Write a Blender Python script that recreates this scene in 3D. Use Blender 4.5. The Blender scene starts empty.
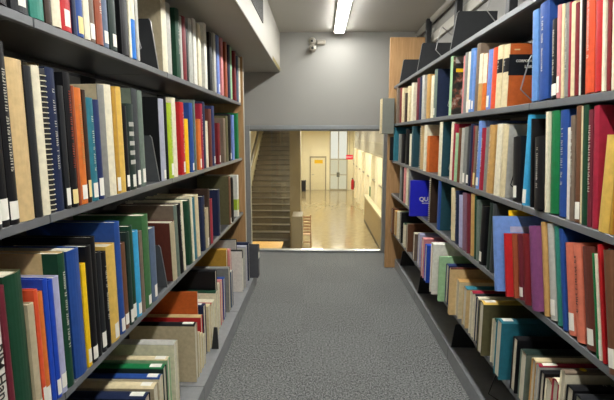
import bpy, bmesh, math, random
from mathutils import Vector, Matrix
random.seed(7)
scene = bpy.context.scene
COL = scene.collection
PI = math.pi

# ------------------------------------------------------------------ camera
FPX, CAMH = 443.0, 1.30
TH = math.atan(65 / FPX)
PSI = math.atan(12 / FPX * math.cos(TH))
Fw = Vector((-math.sin(PSI) * math.cos(TH), math.cos(PSI) * math.cos(TH), -math.sin(TH)))
Rt = Vector((math.cos(PSI), math.sin(PSI), 0))
Up = Rt.cross(Fw)
CP = Vector((0, 0, CAMH))
cam = bpy.data.cameras.new('camera')
cam.sensor_width = 36
cam.lens = 36 * FPX / 614
cam.clip_start = 0.02
camo = bpy.data.objects.new('camera', cam)
COL.objects.link(camo)
camo.matrix_world = Matrix(((Rt.x, Up.x, -Fw.x, CP.x), (Rt.y, Up.y, -Fw.y, CP.y), (Rt.z, Up.z, -Fw.z, CP.z), (0, 0, 0, 1)))
scene.camera = camo


def y_on(u, X, Z):
    """distance along the aisle of the point at height Z on the plane X that was measured at column u"""
    w = Rt - Fw * ((u - 307) / FPX)
    return -(w.x * X + w.z * (Z - CAMH)) / w.y


def z_on(v, X, Y):
    w = Up - Fw * ((200 - v) / FPX)
    return CAMH - (w.x * X + w.y * Y) / w.z


def yz_on(u, v, X):
    d = Fw + Rt * ((u - 307) / FPX) + Up * ((200 - v) / FPX)
    t = X / d.x
    return d.y * t, CAMH + d.z * t


# ------------------------------------------------------------------ materials
def lin(c):
    c = c / 255.0
    return c / 12.92 if c <= 0.04045 else ((c + 0.055) / 1.055) ** 2.4


def rgb(h):
    return (lin(int(h[0:2], 16)), lin(int(h[2:4], 16)), lin(int(h[4:6], 16)), 1)


MATS = {}


def mat(name, hexc, rough=0.5, var=0.12, scale=30.0, metal=0.0, bump=0.0, bscale=200.0, spec=0.5):
    if name in MATS:
        return MATS[name]
    m = bpy.data.materials.new(name)
    m.use_nodes = True
    nt = m.node_tree
    b = nt.nodes['Principled BSDF']
    b.inputs['Roughness'].default_value = rough
    b.inputs['Metallic'].default_value = metal
    b.inputs['Specular IOR Level'].default_value = spec
    tc = nt.nodes.new('ShaderNodeTexCoord')
    nz = nt.nodes.new('ShaderNodeTexNoise')
    nz.inputs['Scale'].default_value = scale
    nz.inputs['Detail'].default_value = 4
    nt.links.new(tc.outputs['Object'], nz.inputs['Vector'])
    rp = nt.nodes.new('ShaderNodeValToRGB')
    c = rgb(hexc)
    rp.color_ramp.elements[0].position = 0.3
    rp.color_ramp.elements[1].position = 0.7
    rp.color_ramp.elements[0].color = tuple(x * (1 - var) for x in c[:3]) + (1,)
    rp.color_ramp.elements[1].color = tuple(min(1, x * (1 + var)) for x in c[:3]) + (1,)
    nt.links.new(nz.outputs['Fac'], rp.inputs['Fac'])
    nt.links.new(rp.outputs['Color'], b.inputs['Base Color'])
    if bump:
        n2 = nt.nodes.new('ShaderNodeTexNoise')
        n2.inputs['Scale'].default_value = bscale
        nt.links.new(tc.outputs['Object'], n2.inputs['Vector'])
        bp = nt.nodes.new('ShaderNodeBump')
        bp.inputs['Strength'].default_value = bump
        bp.inputs['Distance'].default_value = 0.002
        nt.links.new(n2.outputs['Fac'], bp.inputs['Height'])
        nt.links.new(bp.outputs['Normal'], b.inputs['Normal'])
    MATS[name] = m
    return m


def emit(name, hexc, strength):
    m = bpy.data.materials.new(name)
    m.use_nodes = True
    nt = m.node_tree
    nt.nodes.remove(nt.nodes['Principled BSDF'])
    e = nt.nodes.new('ShaderNodeEmission')
    e.inputs['Color'].default_value = rgb(hexc)
    e.inputs['Strength'].default_value = strength
    nt.links.new(e.outputs[0], nt.nodes['Material Output'].inputs['Surface'])
    return m


PAL = {
    'black': '0f0f12', 'charcoal': '202225', 'dark_grey': '3d4042', 'grey': '82827c', 'pale_grey': 'b3b1a8', 'white': 'dedbd0',
    'cream': 'd9c9a0', 'ivory': 'e2d9bd', 'beige': 'b9ab8c', 'tan': 'c0975a', 'yellow': 'd8b257', 'ochre': 'b58a34', 'bright_yellow': 'efc21c',
    'orange': 'd2712f', 'burnt_orange': 'bf5c24', 'rust': '94492c', 'orange_red': 'd6512e', 'red': 'a92027', 'bright_red': 'b81f22',
    'dark_red': '731c22', 'maroon': '6a2430', 'crimson': '9c2238', 'salmon': 'cf7259', 'pink': 'd08584', 'mauve': '7d5a6b',
    'purple': '7c4470', 'lavender': 'a9a9c6', 'brown': '6b4630', 'dark_brown': '3b2a20', 'red_brown': '5f2f24', 'grey_brown': '756556',
    'olive': '5f5a3c', 'grey_green': '68756a', 'pale_green': '9cc295', 'lime': '9fb72c', 'green': '14713f', 'dark_green': '17402b',
    'leaf_green': '3f6b40', 'black_green': '20302a', 'teal': '2d7180', 'dark_teal': '1f4550', 'teal_green': '2f7f6e', 'cyan': '3b9fcc',
    'bright_blue': '1b72c8', 'sky_blue': '5b86bd', 'light_blue': '6d8fce', 'periwinkle': '6f86c9', 'blue': '24488c', 'royal_blue': '1c44ae',
    'navy': '1b2644', 'dark_blue': '22305c', 'slate_blue': '56657c', 'silver': 'a5a6b4', 'sand': 'cdb07e',
}


def pm(c):
    return mat('cover_' + c, PAL[c], rough=0.48, var=0.1, scale=60, bump=0.12, bscale=500, spec=0.35)


def page_mat():
    m = bpy.data.materials.new('page_edges')
    m.use_nodes = True
    nt = m.node_tree
    b = nt.nodes['Principled BSDF']
    b.inputs['Roughness'].default_value = 0.85
    tc = nt.nodes.new('ShaderNodeTexCoord')
    wv = nt.nodes.new('ShaderNodeTexNoise')
    mp = nt.nodes.new('ShaderNodeMapping')
    mp.inputs['Scale'].default_value = (4, 900, 4)
    nt.links.new(tc.outputs['Object'], mp.inputs['Vector'])
    nt.links.new(mp.outputs['Vector'], wv.inputs['Vector'])
    wv.inputs['Scale'].default_value = 1.0
    rp = nt.nodes.new('ShaderNodeValToRGB')
    rp.color_ramp.elements[0].position = 0.3
    rp.color_ramp.elements[0].color = rgb('b3a98e')
    rp.color_ramp.elements[1].position = 0.65
    rp.color_ramp.elements[1].color = rgb('e6dfcb')
    nt.links.new(wv.outputs['Fac'], rp.inputs['Fac'])
    nt.links.new(rp.outputs['Color'], b.inputs['Base Color'])
    return m


PAGES = page_mat()
LABELW = mat('label_paper', 'ebe7da', rough=0.7, var=0.04)
LABELY = mat('label_paper_yellow', 'e6cf8c', rough=0.7, var=0.04)
INKL = mat('title_pale', 'd8d3c2', rough=0.5, var=0.05)
INKD = mat('title_dark', '24201c', rough=0.5, var=0.05)
INKG = mat('title_gold', 'b69a58', rough=0.4, var=0.05)
INKR = mat('title_red', 'b0402c', rough=0.4, var=0.05)
WIRE = mat('bright_wire', '9a9a98', rough=0.3, metal=0.7, var=0.03)
WIRED = mat('dark_wire', '2a2a2b', rough=0.4, metal=0.3, var=0.03)
PLATE = mat('bookend_enamel', '26282a', rough=0.42, var=0.1)
PLATEG = mat('bookend_grey_enamel', '4d5052', rough=0.4, var=0.1)
STEEL = mat('shelf_enamel', '3a3b3d', rough=0.42, var=0.08, bump=0.05)
STEELD = mat('upright_enamel', '202123', rough=0.5, var=0.08)


# ------------------------------------------------------------------ mesh helpers
def link(name, bm, mats, parent=None, smooth=False):
    me = bpy.data.meshes.new(name)
    bm.normal_update()
    bm.to_mesh(me)
    bm.free()
    if not isinstance(mats, (list, tuple)):
        mats = [mats]
    for m in mats:
        me.materials.append(m)
    if smooth:
        for p in me.polygons:
            p.use_smooth = True
    o = bpy.data.objects.new(name, me)
    COL.objects.link(o)
    if parent:
        o.parent = parent
    return o


def box(bm, x0, x1, y0, y1, z0, z1, bev=0.0, mi=0):
    vs = [bm.verts.new((x, y, z)) for x in (x0, x1) for y in (y0, y1) for z in (z0, z1)]
    fs = []
    for q in ((0, 1, 3, 2), (4, 6, 7, 5), (0, 4, 5, 1), (2, 3, 7, 6), (0, 2, 6, 4), (1, 5, 7, 3)):
        f = bm.faces.new([vs[i] for i in q])
        f.material_index = mi
        fs.append(f)
    if bev:
        es = list({e for f in fs for e in f.edges})
        bmesh.ops.bevel(bm, geom=es, offset=bev, segments=1, affect='EDGES')
    return vs


def prism(bm, pts, axis, a, b, mi=0):
    """extrude polygon pts (2-D) along axis 'x','y' or 'z' from a to b"""
    def P(p, t):
        return {'x': (t, p[0], p[1]), 'y': (p[0], t, p[1]), 'z': (p[0], p[1], t)}[axis]
    A = [bm.verts.new(P(p, a)) for p in pts]
    B = [bm.verts.new(P(p, b)) for p in pts]
    n = len(pts)
    fs = [bm.faces.new(A[::-1]), bm.faces.new(B)]
    for i in range(n):
        fs.append(bm.faces.new((A[i], A[(i + 1) % n], B[(i + 1) % n], B[i])))
    for f in fs:
        f.material_index = mi
    return fs


def tube(bm, pts, r, seg=6, closed=False):
    pts = [Vector(p) for p in pts]
    n = len(pts)
    rings = []
    up0 = Vector((0.123, 0.97, 0.21)).normalized()
    for i, p in enumerate(pts):
        if closed:
            t = pts[(i + 1) % n] - pts[i - 1]
        else:
            t = pts[min(i + 1, n - 1)] - pts[max(i - 1, 0)]
        t.normalize()
        a = t.cross(up0).normalized()
        b = t.cross(a)
        rings.append([bm.verts.new(p + (a * math.cos(2 * PI * k / seg) + b * math.sin(2 * PI * k / seg)) * r) for k in range(seg)])
    m = n if closed else n - 1
    for i in range(m):
        A, B = rings[i], rings[(i + 1) % n]
        for k in range(seg):
            bm.faces.new((A[k], A[(k + 1) % seg], B[(k + 1) % seg], B[k]))
    if not closed:
        bm.faces.new(rings[0][::-1])
        bm.faces.new(rings[-1])


def lathe(bm, prof, axis_o, axis_d, seg=20):
    """revolve (r, t) about an axis"""
    d = Vector(axis_d).normalized()
    a = d.orthogonal().normalized()
    b = d.cross(a)
    o = Vector(axis_o)
    rings = [[bm.verts.new(o + d * t + (a * math.cos(2 * PI * k / seg) + b * math.sin(2 * PI * k / seg)) * max(r, 1e-4)) for k in range(seg)] for r, t in prof]
    for A, B in zip(rings, rings[1:]):
        for k in range(seg):
            bm.faces.new((A[k], A[(k + 1) % seg], B[(k + 1) % seg], B[k]))
    bm.faces.new(rings[0][::-1])
    bm.faces.new(rings[-1])


def tag(o, label=None, cat=None, group=None, kind=None):
    if label:
        o['label'] = label
    if cat:
        o['category'] = cat
    if group:
        o['group'] = group
    if kind:
        o['kind'] = kind
    return o


def empty(name, loc=(0, 0, 0)):
    o = bpy.data.objects.new(name, None)
    o.empty_display_size = 0.05
    COL.objects.link(o)
    o.location = loc
    return o


def struct(name, bm, m, parent=None, smooth=False):
    o = link(name, bm, m, parent, smooth)
    if parent is None:
        o['kind'] = 'structure'
    return o


# ------------------------------------------------------------------ one book
# local frame of a book: spine towards +x (at x = D), fore-edge at x = 0, thickness along y, standing height along z
def spine_profile(D, t, off=0.0, w=1.0, n=6):
    bul = min(0.007, t * 0.16)
    hw = t / 2 * w
    out = []
    for i in range(n + 1):
        s = -1 + 2 * i / n
        y = s * hw
        ss = y / (t / 2)
        out.append((D + off - bul * ss * ss, y + 0.0))
    return out


def c_profile(D, t, b, wrap):
    """outline of a case binding: boards and rounded spine; returns points, with the wrap points marked"""
    sp = spine_profile(D, t)
    outer = [(0, -t / 2), (D - wrap, -t / 2)] + sp + [(D - wrap, t / 2), (0, t / 2)]
    inner = [(0, t / 2 - b), (D - b * 1.6 - 0.002, t / 2 - b), (D - b * 1.6 - 0.002, -t / 2 + b), (0, -t / 2 + b)]
    return outer + inner


def book_mesh(root, D, t, H, cov, spine, paper=False, quarter=0.0):
    b = max(0.0006, min(0.0028, t * 0.14))
    if paper:
        b = max(0.0004, min(0.0009, t * 0.1))
    wrap = max(quarter, min(0.008, t * 0.3) + 0.001)
    pts = c_profile(D, t, b, wrap)
    bm = bmesh.new()
    A = [bm.verts.new((p[0], p[1], 0)) for p in pts]
    B = [bm.verts.new((p[0], p[1], H)) for p in pts]
    n = len(pts)
    no = n - 4                       # number of outer points
    for i in range(n):
        f = bm.faces.new((A[i], A[(i + 1) % n], B[(i + 1) % n], B[i]))
        f.material_index = 1 if 1 <= i < no - 2 else 0
    # end rims: boards and spine as strips
    def strip(V, flip):
        quads = []
        inn = [V[no + 3], V[no + 2], V[no + 1], V[no]]      # (0,-),(Dx,-),(Dx,+),(0,+)
        quads.append((V[0], V[1], inn[1], inn[0]))
        for k in range(1, no - 2):
            quads.append((V[k], V[k + 1], inn[1] if k < no / 2 - 1 else inn[2]))
        mid = int(no / 2 - 1)
        quads.append((V[mid if mid >= 1 else 1], inn[2], inn[1])) if False else None
        quads.append((V[no - 2], V[no - 1], inn[3], inn[2]))
        quads = [q for q in quads if q]
        for q in quads:
            try:
                f = bm.faces.new(q[::-1] if flip else q)
                f.material_index = 0 if len(q) == 4 else 1
            except ValueError:
                pass
    strip(A, True)
    strip(B, False)
    bmesh.ops.holes_fill(bm, edges=[e for e in bm.edges if e.is_boundary], sides=6)
    bmesh.ops.recalc_face_normals(bm, faces=bm.faces)
    o = link('cover', bm, [pm(cov), pm(spine)], root)
    # page block
    bm = bmesh.new()
    g = 0.0002 if paper else min(0.004, H * 0.015)
    box(bm, g, D - b * 1.6 - 0.0022, -t / 2 + b * 1.02, t / 2 - b * 1.02, g, H - g)
    link('page_block', bm, PAGES, root)
    return o


def patch(root, name, D, t, z0, z1, m, w=0.86, off=0.0006):
    bm = bmesh.new()
    pr = spine_profile(D, t, off, w)
    A = [bm.verts.new((x, y, z0)) for x, y in pr]
    B = [bm.verts.new((x, y, z1)) for x, y in pr]
    for i in range(len(pr) - 1):
        bm.faces.new((A[i], A[i + 1], B[i + 1], B[i]))
    return link(name, bm, m, root)


def title(root, D, t, H, m, z0=0.3, z1=0.86):
    """a worn, unreadable line of spine lettering: small strokes along the spine"""
    bm = bmesh.new()
    w = min(0.0075, t * 0.34)
    z = H * z0
    x = D + 0.0012
    while z < H * z1:
        l = random.uniform(0.0025, 0.005)
        if random.random() < 0.14:
            z += 0.008
            continue
        k = random.random()
        box(bm, x - 0.0008, x, -w / 2, w / 2 if k < .6 else w * .15, z, z + 0.0016)
        if k > 0.3:
            box(bm, x - 0.0008, x, -w / 2, -w / 2 + 0.0016, z, z + l)
        if k > 0.65:
            box(bm, x - 0.0008, x, w * .1, w / 2, z + l - .0015, z + l)
        z += l + 0.0024
    if not bm.verts:
        bm.free()
        return
    link('spine_title', bm, m, root)


ALL_BOOKS = []


def parse(s):
    out = []
    for ln in s.strip().splitlines():
        ln = ln.split('#')[0].split()
        if not ln:
            continue
        e = dict(u0=float(ln[0]), u1=float(ln[1]), top=ln[2], spine=ln[3], flags=set(), cov=None, x=0.0, D=None, q=0, a=0, v=None, d=None, bb=None)
        for f in ln[4:]:
            if '=' in f:
                k, v = f.split('=')
                e[k] = v if k in ('cov', 'd', 'bb') else float(v)
            else:
                e['flags'].add(f)
        out.append(e)
    return out


def dress(root, e, D, t, H):
    fl = e['flags']
    paper = 'p' in fl or (t < 0.012)
    cov = e['cov'] or e['spine']
    if 'S' in fl:                                       # spiral notebook: boards, sheets and a wire coil
        bm = bmesh.new()
        box(bm, 0, D - .006, -t / 2, -t / 2 + .0015, 0, H)
        box(bm, 0, D - .006, t / 2 - .0015, t / 2, 0, H)
        link('cover', bm, pm(cov), root)
        bm = bmesh.new()
        box(bm, 0.001, D - .005, -t / 2 + .0016, t / 2 - .0016, .001, H - .001)
        link('page_block', bm, PAGES, root)
        bm = bmesh.new()
        box(bm, D - .0049, D - .0042, -t / 2 + .0016, t / 2 - .0016, .001, H - .001)
        link('coil_gap_shade', bm, pm('charcoal'), root)  # dark strip painting the shaded gap behind the coil
        bm = bmesh.new()
        z = .008
        r = t / 2 * 0.92
        while z < H - .008:
            tube(bm, [(D - .006 + min(r, .010) * .7 * math.cos(k * PI / 5), r * math.sin(k * PI / 5), z) for k in range(10)], .0014, 4, True)
            z += .0125
        link('wire_coil', bm, mat('coil', '1d1d1e', rough=.35, var=.02) if 'k' not in fl else pm('ivory'), root)
    else:
        book_mesh(root, D, t, H, cov, e['spine'], paper, e['q'])
    k = 1.0 if t > .012 else 0.8
    if 'L' in fl or 'Y' in fl:
        z0 = random.uniform(.008, .016) if e['bb'] is None else 0.02
        z1 = z0 + min(.045, H * .17) * (.8 + random.random() * .4)
        patch(root, 'call_number_label', D, t, z0, z1, LABELY if 'Y' in fl else LABELW, random.uniform(.78, .95) if t < .03 else min(.95, .026 / t))
    for key, m in (('T', INKL), ('G', INKG), ('R', INKR), ('K', INKD)):
        if key in fl:
            title(root, D, t, H, m)
    if 'B' in fl:                                       # dark label band across the spine
        patch(root, 'title_band', D, t, H * .56, H * .78, pm('black'), 1.0, .0005)
        title(root, D, t, H, INKL, .6, .75)
    if 'b' in fl:                                       # pale bands
        for q in range(5):
            patch(root, 'spine_band', D, t, H * (.3 + q * .11), H * (.35 + q * .11), pm('pale_grey'), .7, .0005)
    if 'U' in fl:                                       # two-tone spine, paler upper half
        patch(root, 'upper_band', D, t, H * .48, H * .998, pm('ivory'), 1.0, .0005)


def settle(es, end, cap=.06):
    """keep neighbours from running into each other; a volume much thinner than its measured strip shows its near board, so it stands at the far end"""
    prev = -9
    for e in es:
        e['y0'] = max(e['y0'], prev)
        e['y1'] = min(max(e['y1'], e['y0'] + .007), end)
        prev = e['y1']
        e['y0'] = max(e['y0'], e['y1'] - (.024 if 'S' in e['flags'] else cap))


def upright_row(side, Xf, Zs, spec, rowname, Dmax, seed, Hmax, end):
    rnd = random.Random(seed)
    es = parse(spec)
    for e in es:
        X = Xf + e['x'] * (1 if side == 'L' else -1)
        if e['v']:
            y0, y1 = sorted((yz_on(e['u0'], e['v'], X)[0], yz_on(e['u1'], e['v'], X)[0]))
        else:
            y0, y1 = sorted((y_on(e['u0'], X, Zs), y_on(e['u1'], X, Zs)))
        e['y0'], e['y1'], e['X'] = y0, y1, X
    es.sort(key=lambda e: e['y0'] + e['y1'])
    ym = [(e['y0'] + e['y1']) / 2 for e in es]
    settle(es, end)
    for e, ymid in zip(es, ym):
        ang = math.radians(e['a'])
        t = max(0.004, (e['y1'] - e['y0']) * math.cos(ang) - 0.0012)
        yc = (e['y0'] + e['y1']) / 2
        e['X'] -= rnd.uniform(-0.006, -0.001) * (1 if side == 'L' else -1)
        if e['top'].startswith('h'):
            H = float(e['top'][1:])
        else:
            H = min(Hmax, (z_on(float(e['top']), e['X'], ymid + .12 * math.sin(ang)) - Zs) / math.cos(ang))
        D = e['D'] or min(Dmax, max(0.13, H * rnd.uniform(.66, .78)))
        root = empty('book')
        Z0 = Zs + 0.0008
        Z0 += abs(math.sin(ang)) * t / 2
        if side == 'L':
            root.location = (e['X'] - D, yc, Z0)
            root.rotation_euler = (-ang, 0, 0)
        else:
            root.location = (e['X'] + D, yc, Z0)
            root.rotation_euler = (ang, 0, PI)
        dress(root, e, D, t, H)
        e.update(root=root, t=t, H=H, D=D, row=rowname, yc=yc, side=side)
    ALL_BOOKS.append((rowname, es))
    return es


def flat_row(side, Xf, Zs, spec, rowname, Lmax, seed, Hmax, end):
    """books laid on their fore-edge, spine up, one end to the aisle"""
    rnd = random.Random(seed)
    es = parse(spec)
    for e in es:
        X = Xf + e['x'] * (1 if side == 'L' else -1)
        v = float(e['top'])
        ya, za = yz_on(e['u0'], v, X)
        yb, zb = yz_on(e['u1'], v, X)
        e['y0'], e['y1'] = sorted((ya, yb))
        e['W'] = (za + zb) / 2 - Zs
        e['X'] = X
    es.sort(key=lambda e: e['y0'] + e['y1'])
    settle(es, end, .048)
    for e in es:
        t = max(0.004, e['y1'] - e['y0'] - 0.0012)
        yc = (e['y0'] + e['y1']) / 2
        W = min(e['W'], Hmax)
        L = e['D'] or min(Lmax, max(.17, W * rnd.uniform(1.2, 1.35)))
        root = empty('book')
        root.location = (e['X'], yc, Zs + .0008)
        if side == 'L':
            M = Matrix(((0, 0, -1), (0, 1, 0), (1, 0, 0)))
        else:
            M = Matrix(((0, 0, 1), (0, -1, 0), (1, 0, 0)))
        root.rotation_euler = M.to_euler()
        dress(root, e, W, t, L)
        e.update(root=root, t=t, H=W, D=L, row=rowname, yc=yc, side=side)
    ALL_BOOKS.append((rowname, es))
    return es


# ------------------------------------------------------------------ bookcases
LX, LK, LE = -0.66, -0.55, 3.80          # shelf front, base front, far end
LZ = dict(A=1.568, B=1.107, C=0.635, K=0.10)
RX, RE = 0.70, 4.27
RK = 0.753
RZ = dict(A=1.75, B=1.405, C=1.062, D=0.745, E=0.395, K=0.09)
NEAR = -0.45
LD, RD = 0.33, 0.27


def wood_mat(name, c0, c1, sc=(1.2, 1.2, 14), rough=.45):
    m = bpy.data.materials.new(name)
    m.use_nodes = True
    nt = m.node_tree
    b = nt.nodes['Principled BSDF']
    b.inputs['Roughness'].default_value = rough
    tc = nt.nodes.new('ShaderNodeTexCoord')
    mp = nt.nodes.new('ShaderNodeMapping')
    mp.inputs['Scale'].default_value = sc
    nz = nt.nodes.new('ShaderNodeTexNoise')
    nz.inputs['Scale'].default_value = 3
    nz.inputs['Detail'].default_value = 6
    nz.inputs['Distortion'].default_value = 1.2
    rp = nt.nodes.new('ShaderNodeValToRGB')
    rp.color_ramp.elements[0].position = .3
    rp.color_ramp.elements[1].position = .72
    rp.color_ramp.elements[0].color = rgb(c0)
    rp.color_ramp.elements[1].color = rgb(c1)
    nt.links.new(tc.outputs['Object'], mp.inputs['Vector'])
    nt.links.new(mp.outputs['Vector'], nz.inputs['Vector'])
    nt.links.new(nz.outputs['Fac'], rp.inputs['Fac'])
    nt.links.new(rp.outputs['Color'], b.inputs['Base Color'])
    return m


OAK = wood_mat('oak_veneer', 'a87f52', 'c39a6a', (14, 14, 1.2))
OAKPALE = mat('panel_edge', 'b9b2a2', rough=.5, var=.05)


def shelf_mesh(x0, x1, y0, y1, z, sgn):
    """a pressed-steel shelf: thin top sheet, rolled front lip and back lip; sgn +1 front is x1"""
    bm = bmesh.new()
    box(bm, x0 + (.0165 if sgn < 0 else 0), x1 - (.0165 if sgn > 0 else 0), y0, y1, z - .006, z)
    xb = x0 if sgn > 0 else x1
    box(bm, min(xb, xb + sgn * .012), max(xb, xb + sgn * .012), y0, y1, z - .022, z - .0062)
    return bm


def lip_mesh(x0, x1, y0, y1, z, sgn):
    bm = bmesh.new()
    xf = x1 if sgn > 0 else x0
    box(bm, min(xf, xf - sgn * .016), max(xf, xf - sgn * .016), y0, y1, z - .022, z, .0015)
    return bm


LIP = mat('shelf_enamel_lit_lip', '66686a', rough=.4, var=.06)  # shelf enamel lightened: lamp light on the lips put into the colour
BASEM = mat('shelf_enamel_lit_base', '828486', rough=.42, var=.08)  # paler copy of the enamel, light falling on the base painted in


def bookcase(side):
    if side == 'L':
        root = empty('bookcase', (LX, 1.7, 0))
        lab = 'long black steel bookcase with pale end panel under the low soffit'
        Xf, sg, dep, end, levels, kx, kz = LX, 1, LD, LE, [LZ['A'], LZ['B'], LZ['C']], LK, LZ['K']
    else:
        root = empty('bookcase', (RX, 1.7, 0))
        lab = 'long black steel bookcase with oak end panel reaching near the ceiling'
        Xf, sg, dep, end, levels, kx, kz = RX, -1, RD, RE, [RZ['A'], RZ['B'], RZ['C'], RZ['D'], RZ['E']], RK, RZ['K']
    tag(root, lab, 'bookcase')
    ox, oy = root.location.x, root.location.y

    def put(name, bm, m):
        o = link(name, bm, m, root)
        o.location = (-ox, -oy, 0)
        return o
    joints = [end - .915 * k for k in range(0, 6)]
    joints = [j for j in joints if j > NEAR - .5]
    back = Xf - sg * dep
    for a, b in zip(joints[1:], joints):
        for z in levels:
            sh = put('shelf', shelf_mesh(min(Xf, back), max(Xf, back), a + .002, b - .002, z, sg), STEEL)
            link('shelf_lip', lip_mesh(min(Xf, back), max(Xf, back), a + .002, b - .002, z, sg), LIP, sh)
        bm = bmesh.new()
        # base: top sheet, kick plate
        x0, x1 = sorted((kx, back))
        box(bm, x0, x1, a + .002, b - .002, kz - .006, kz)
        xk = kx - sg * .012
        box(bm, min(kx, xk), max(kx, xk), a + .002, b - .002, 0.001, kz - .0062, .002)
        put('base_shelf', bm, BASEM)
    top = 1.945 if side == 'L' else 2.34
    for j in joints:
        bm = bmesh.new()
        y0, y1 = (j - .052, j - .002) if j == joints[0] else (j - .025, j + .025)
        b1 = back - sg * .045
        box(bm, min(back - sg * .001, b1), max(back - sg * .001, b1), y0, y1, 0.001, top, .002)
        put('upright_post', bm, STEELD)
    # end panel
    bm = bmesh.new()
    if side == 'L':
        box(bm, LX - .62, LX + .018, end + .001, end + .03, .001, 1.945, .002)
        o = put('end_panel', bm, [OAK])
        bm = bmesh.new()
        box(bm, LX + .0185, LX + .0225, end + .0015, end + .0295, .001, 1.945)
        e = link('edge_band', bm, OAKPALE, o)
        # dark sheet added mid-range behind two rows to keep their inside black
        bm = bmesh.new()
        box(bm, back - .006, back - .001, NEAR - .4, end - .055, kz + .002, LZ['B'] - .03)
        put('added_shade_sheet', bm, STEELD)
        # the far side of the double range
        for a, b in zip(joints[1:], joints):
            bm = shelf_mesh(back - .05 - dep, back - .05, a + .002, b - .002, LZ['B'], -1)
            put('shelf', bm, STEEL)
            bm = shelf_mesh(back - .05 - dep, back - .05, a + .002, b - .002, LZ['A'], -1)
            put('shelf', bm, STEEL)
    else:
        box(bm, .655, 1.03, end + .001, end + .03, .001, 2.19, .002)
        put('end_panel', bm, OAK)
    return root


bookcase('L')
bookcase('R')

# ------------------------------------------------------------------ the books: measured columns, top line, colours
ROW_LA = """
-14 8 h.26 black L
9 31 h.25 charcoal L
32 46 h.27 teal_green
46.5 53 h.28 dark_brown
53 62 h.27 ivory
62.3 74 h.28 bright_red L
74.2 78 h.28 navy
78 85 h.27 blue Y
85.2 91 h.26 ivory
91.2 97 h.27 grey_brown L
97.2 104 h.28 rust T
104.2 111 h.27 slate_blue L
111.2 118 h.27 black_green L
118.3 130 h.29 black cov=black
130.2 132.2 h.27 ivory
132.3 137 h.28 bright_blue U
137.2 140 h.27 pale_grey
163.7 168.8 h.30 ivory cov=beige
169.2 173.5 h.30 pale_grey
175 182 h.31 dark_green T
182.2 184 h.29 pale_grey
184.2 187.4 17 dark_red
187.6 189.4 28 charcoal
190 193.8 19 pale_grey p
194 198 19 white p
198.2 202 24 ivory p
202.2 208.3 22 white p
208.6 213 32 black p
213.1 216.6 33 pale_grey p
216.8 220.8 35 periwinkle L
221 224 38 pink
224.2 228.3 38 rust
228.5 231 45 navy
231.1 232.7 46 pale_green
232.9 236.8 50 dark_red
237 239.3 56 slate_blue
239.4 240.8 58 ivory
"""
ROW_LB = """
-22 -8 44 charcoal L
-7 2 42 dark_grey L
2.4 11.3 45 black L
11.6 21 41 black T L
21.4 36.8 59 sand cov=brown
37 43.8 66 charcoal
44 51.4 66 ivory cov=beige
51.6 57.4 68 ivory S k
57.8 66.6 68 navy T
66.9 72 86 charcoal L
72.3 78.9 73 black R Y
79.1 81.8 86 rust
81.9 89.2 88 orange L G
89.4 92.5 90 dark_brown Y
92.8 99.5 98 teal T L
99.7 105 100 dark_blue L
105.2 111.4 85 grey cov=beige
111.6 118.4 85 ivory
118.7 122.4 88 ochre L
122.6 127.4 87 yellow
127.8 131 106 black L
131.2 137.8 104 black_green b L
138 142.9 89 dark_grey L cov=grey_green
143.1 147.3 91 grey_green L
162.6 167.4 99 silver L cov=black
167.6 169.2 97 black
169.4 174.9 103 lime T L
175.1 178.6 98 ivory
179.2 186.9 102 bright_red T L
187.1 190.3 119 bright_yellow
190.5 195.3 103 blue L
195.5 196.8 100 grey_green
197 202.6 119 orange L
202.8 204.6 104 crimson T
204.8 207.2 102 navy
207.4 209.5 121 ivory
209.7 213 109 red_brown
213.2 216 106 dark_blue L
216.3 221 123 dark_red L
221.2 226.5 118 grey_brown
226.7 229 116 olive
229.2 232 114 black L
232.1 235.2 115 periwinkle
235.4 239.4 113 green
"""
ROW_LC = """
-9 9.4 300 white d=bim v=400
9.6 14.8 286 maroon v=400
15 34.6 274 dark_green cov=olive q=.03 v=400
35 41.6 304 beige L v=400
41.8 46 290 orange_red L v=395
46.2 53.4 293 orange L
53.6 57.8 279 royal_blue
58 62.4 280 royal_blue L d=rb2
62.6 68.2 277 lavender L
68.5 75 253 dark_green cov=sand q=.045 T
75.3 88.8 250 blue
89.1 93 264 bright_yellow L
93.3 98.9 246 black L
99.2 103.4 237 black
103.7 108 252 charcoal L
108.2 112.3 252 black T
112.6 121 245 yellow L
121.4 126.3 222 blue L
126.5 130.6 243 brown L
130.8 134 232 black_green L
134.2 138.3 226 dark_green L
138.6 143 231 cyan L
143.3 146 231 grey_brown
146.3 152.8 215 leaf_green L
153.1 158.9 228 slate_blue L
173.8 178.4 222 beige cov=red_brown a=-3
178.6 181.3 205 grey_green cov=grey_brown a=-3
181.5 184.8 204 black T a=-3
184.9 186.7 201 ivory a=-3
187 193.7 201 dark_green a=-3
193.9 195.3 197 ivory a=-3
195.5 198 198 teal a=-3
198.3 201 195 cream a=-3
201.2 206.6 197 navy G
206.8 209.4 208 beige L
209.5 211 189 dark_brown
211.2 213.4 199 crimson
213.6 221.2 191 navy
225.6 231.8 177 brown L cov=olive
232 234.4 178 black
234.6 239.6 176 white d=lime
"""
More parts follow.
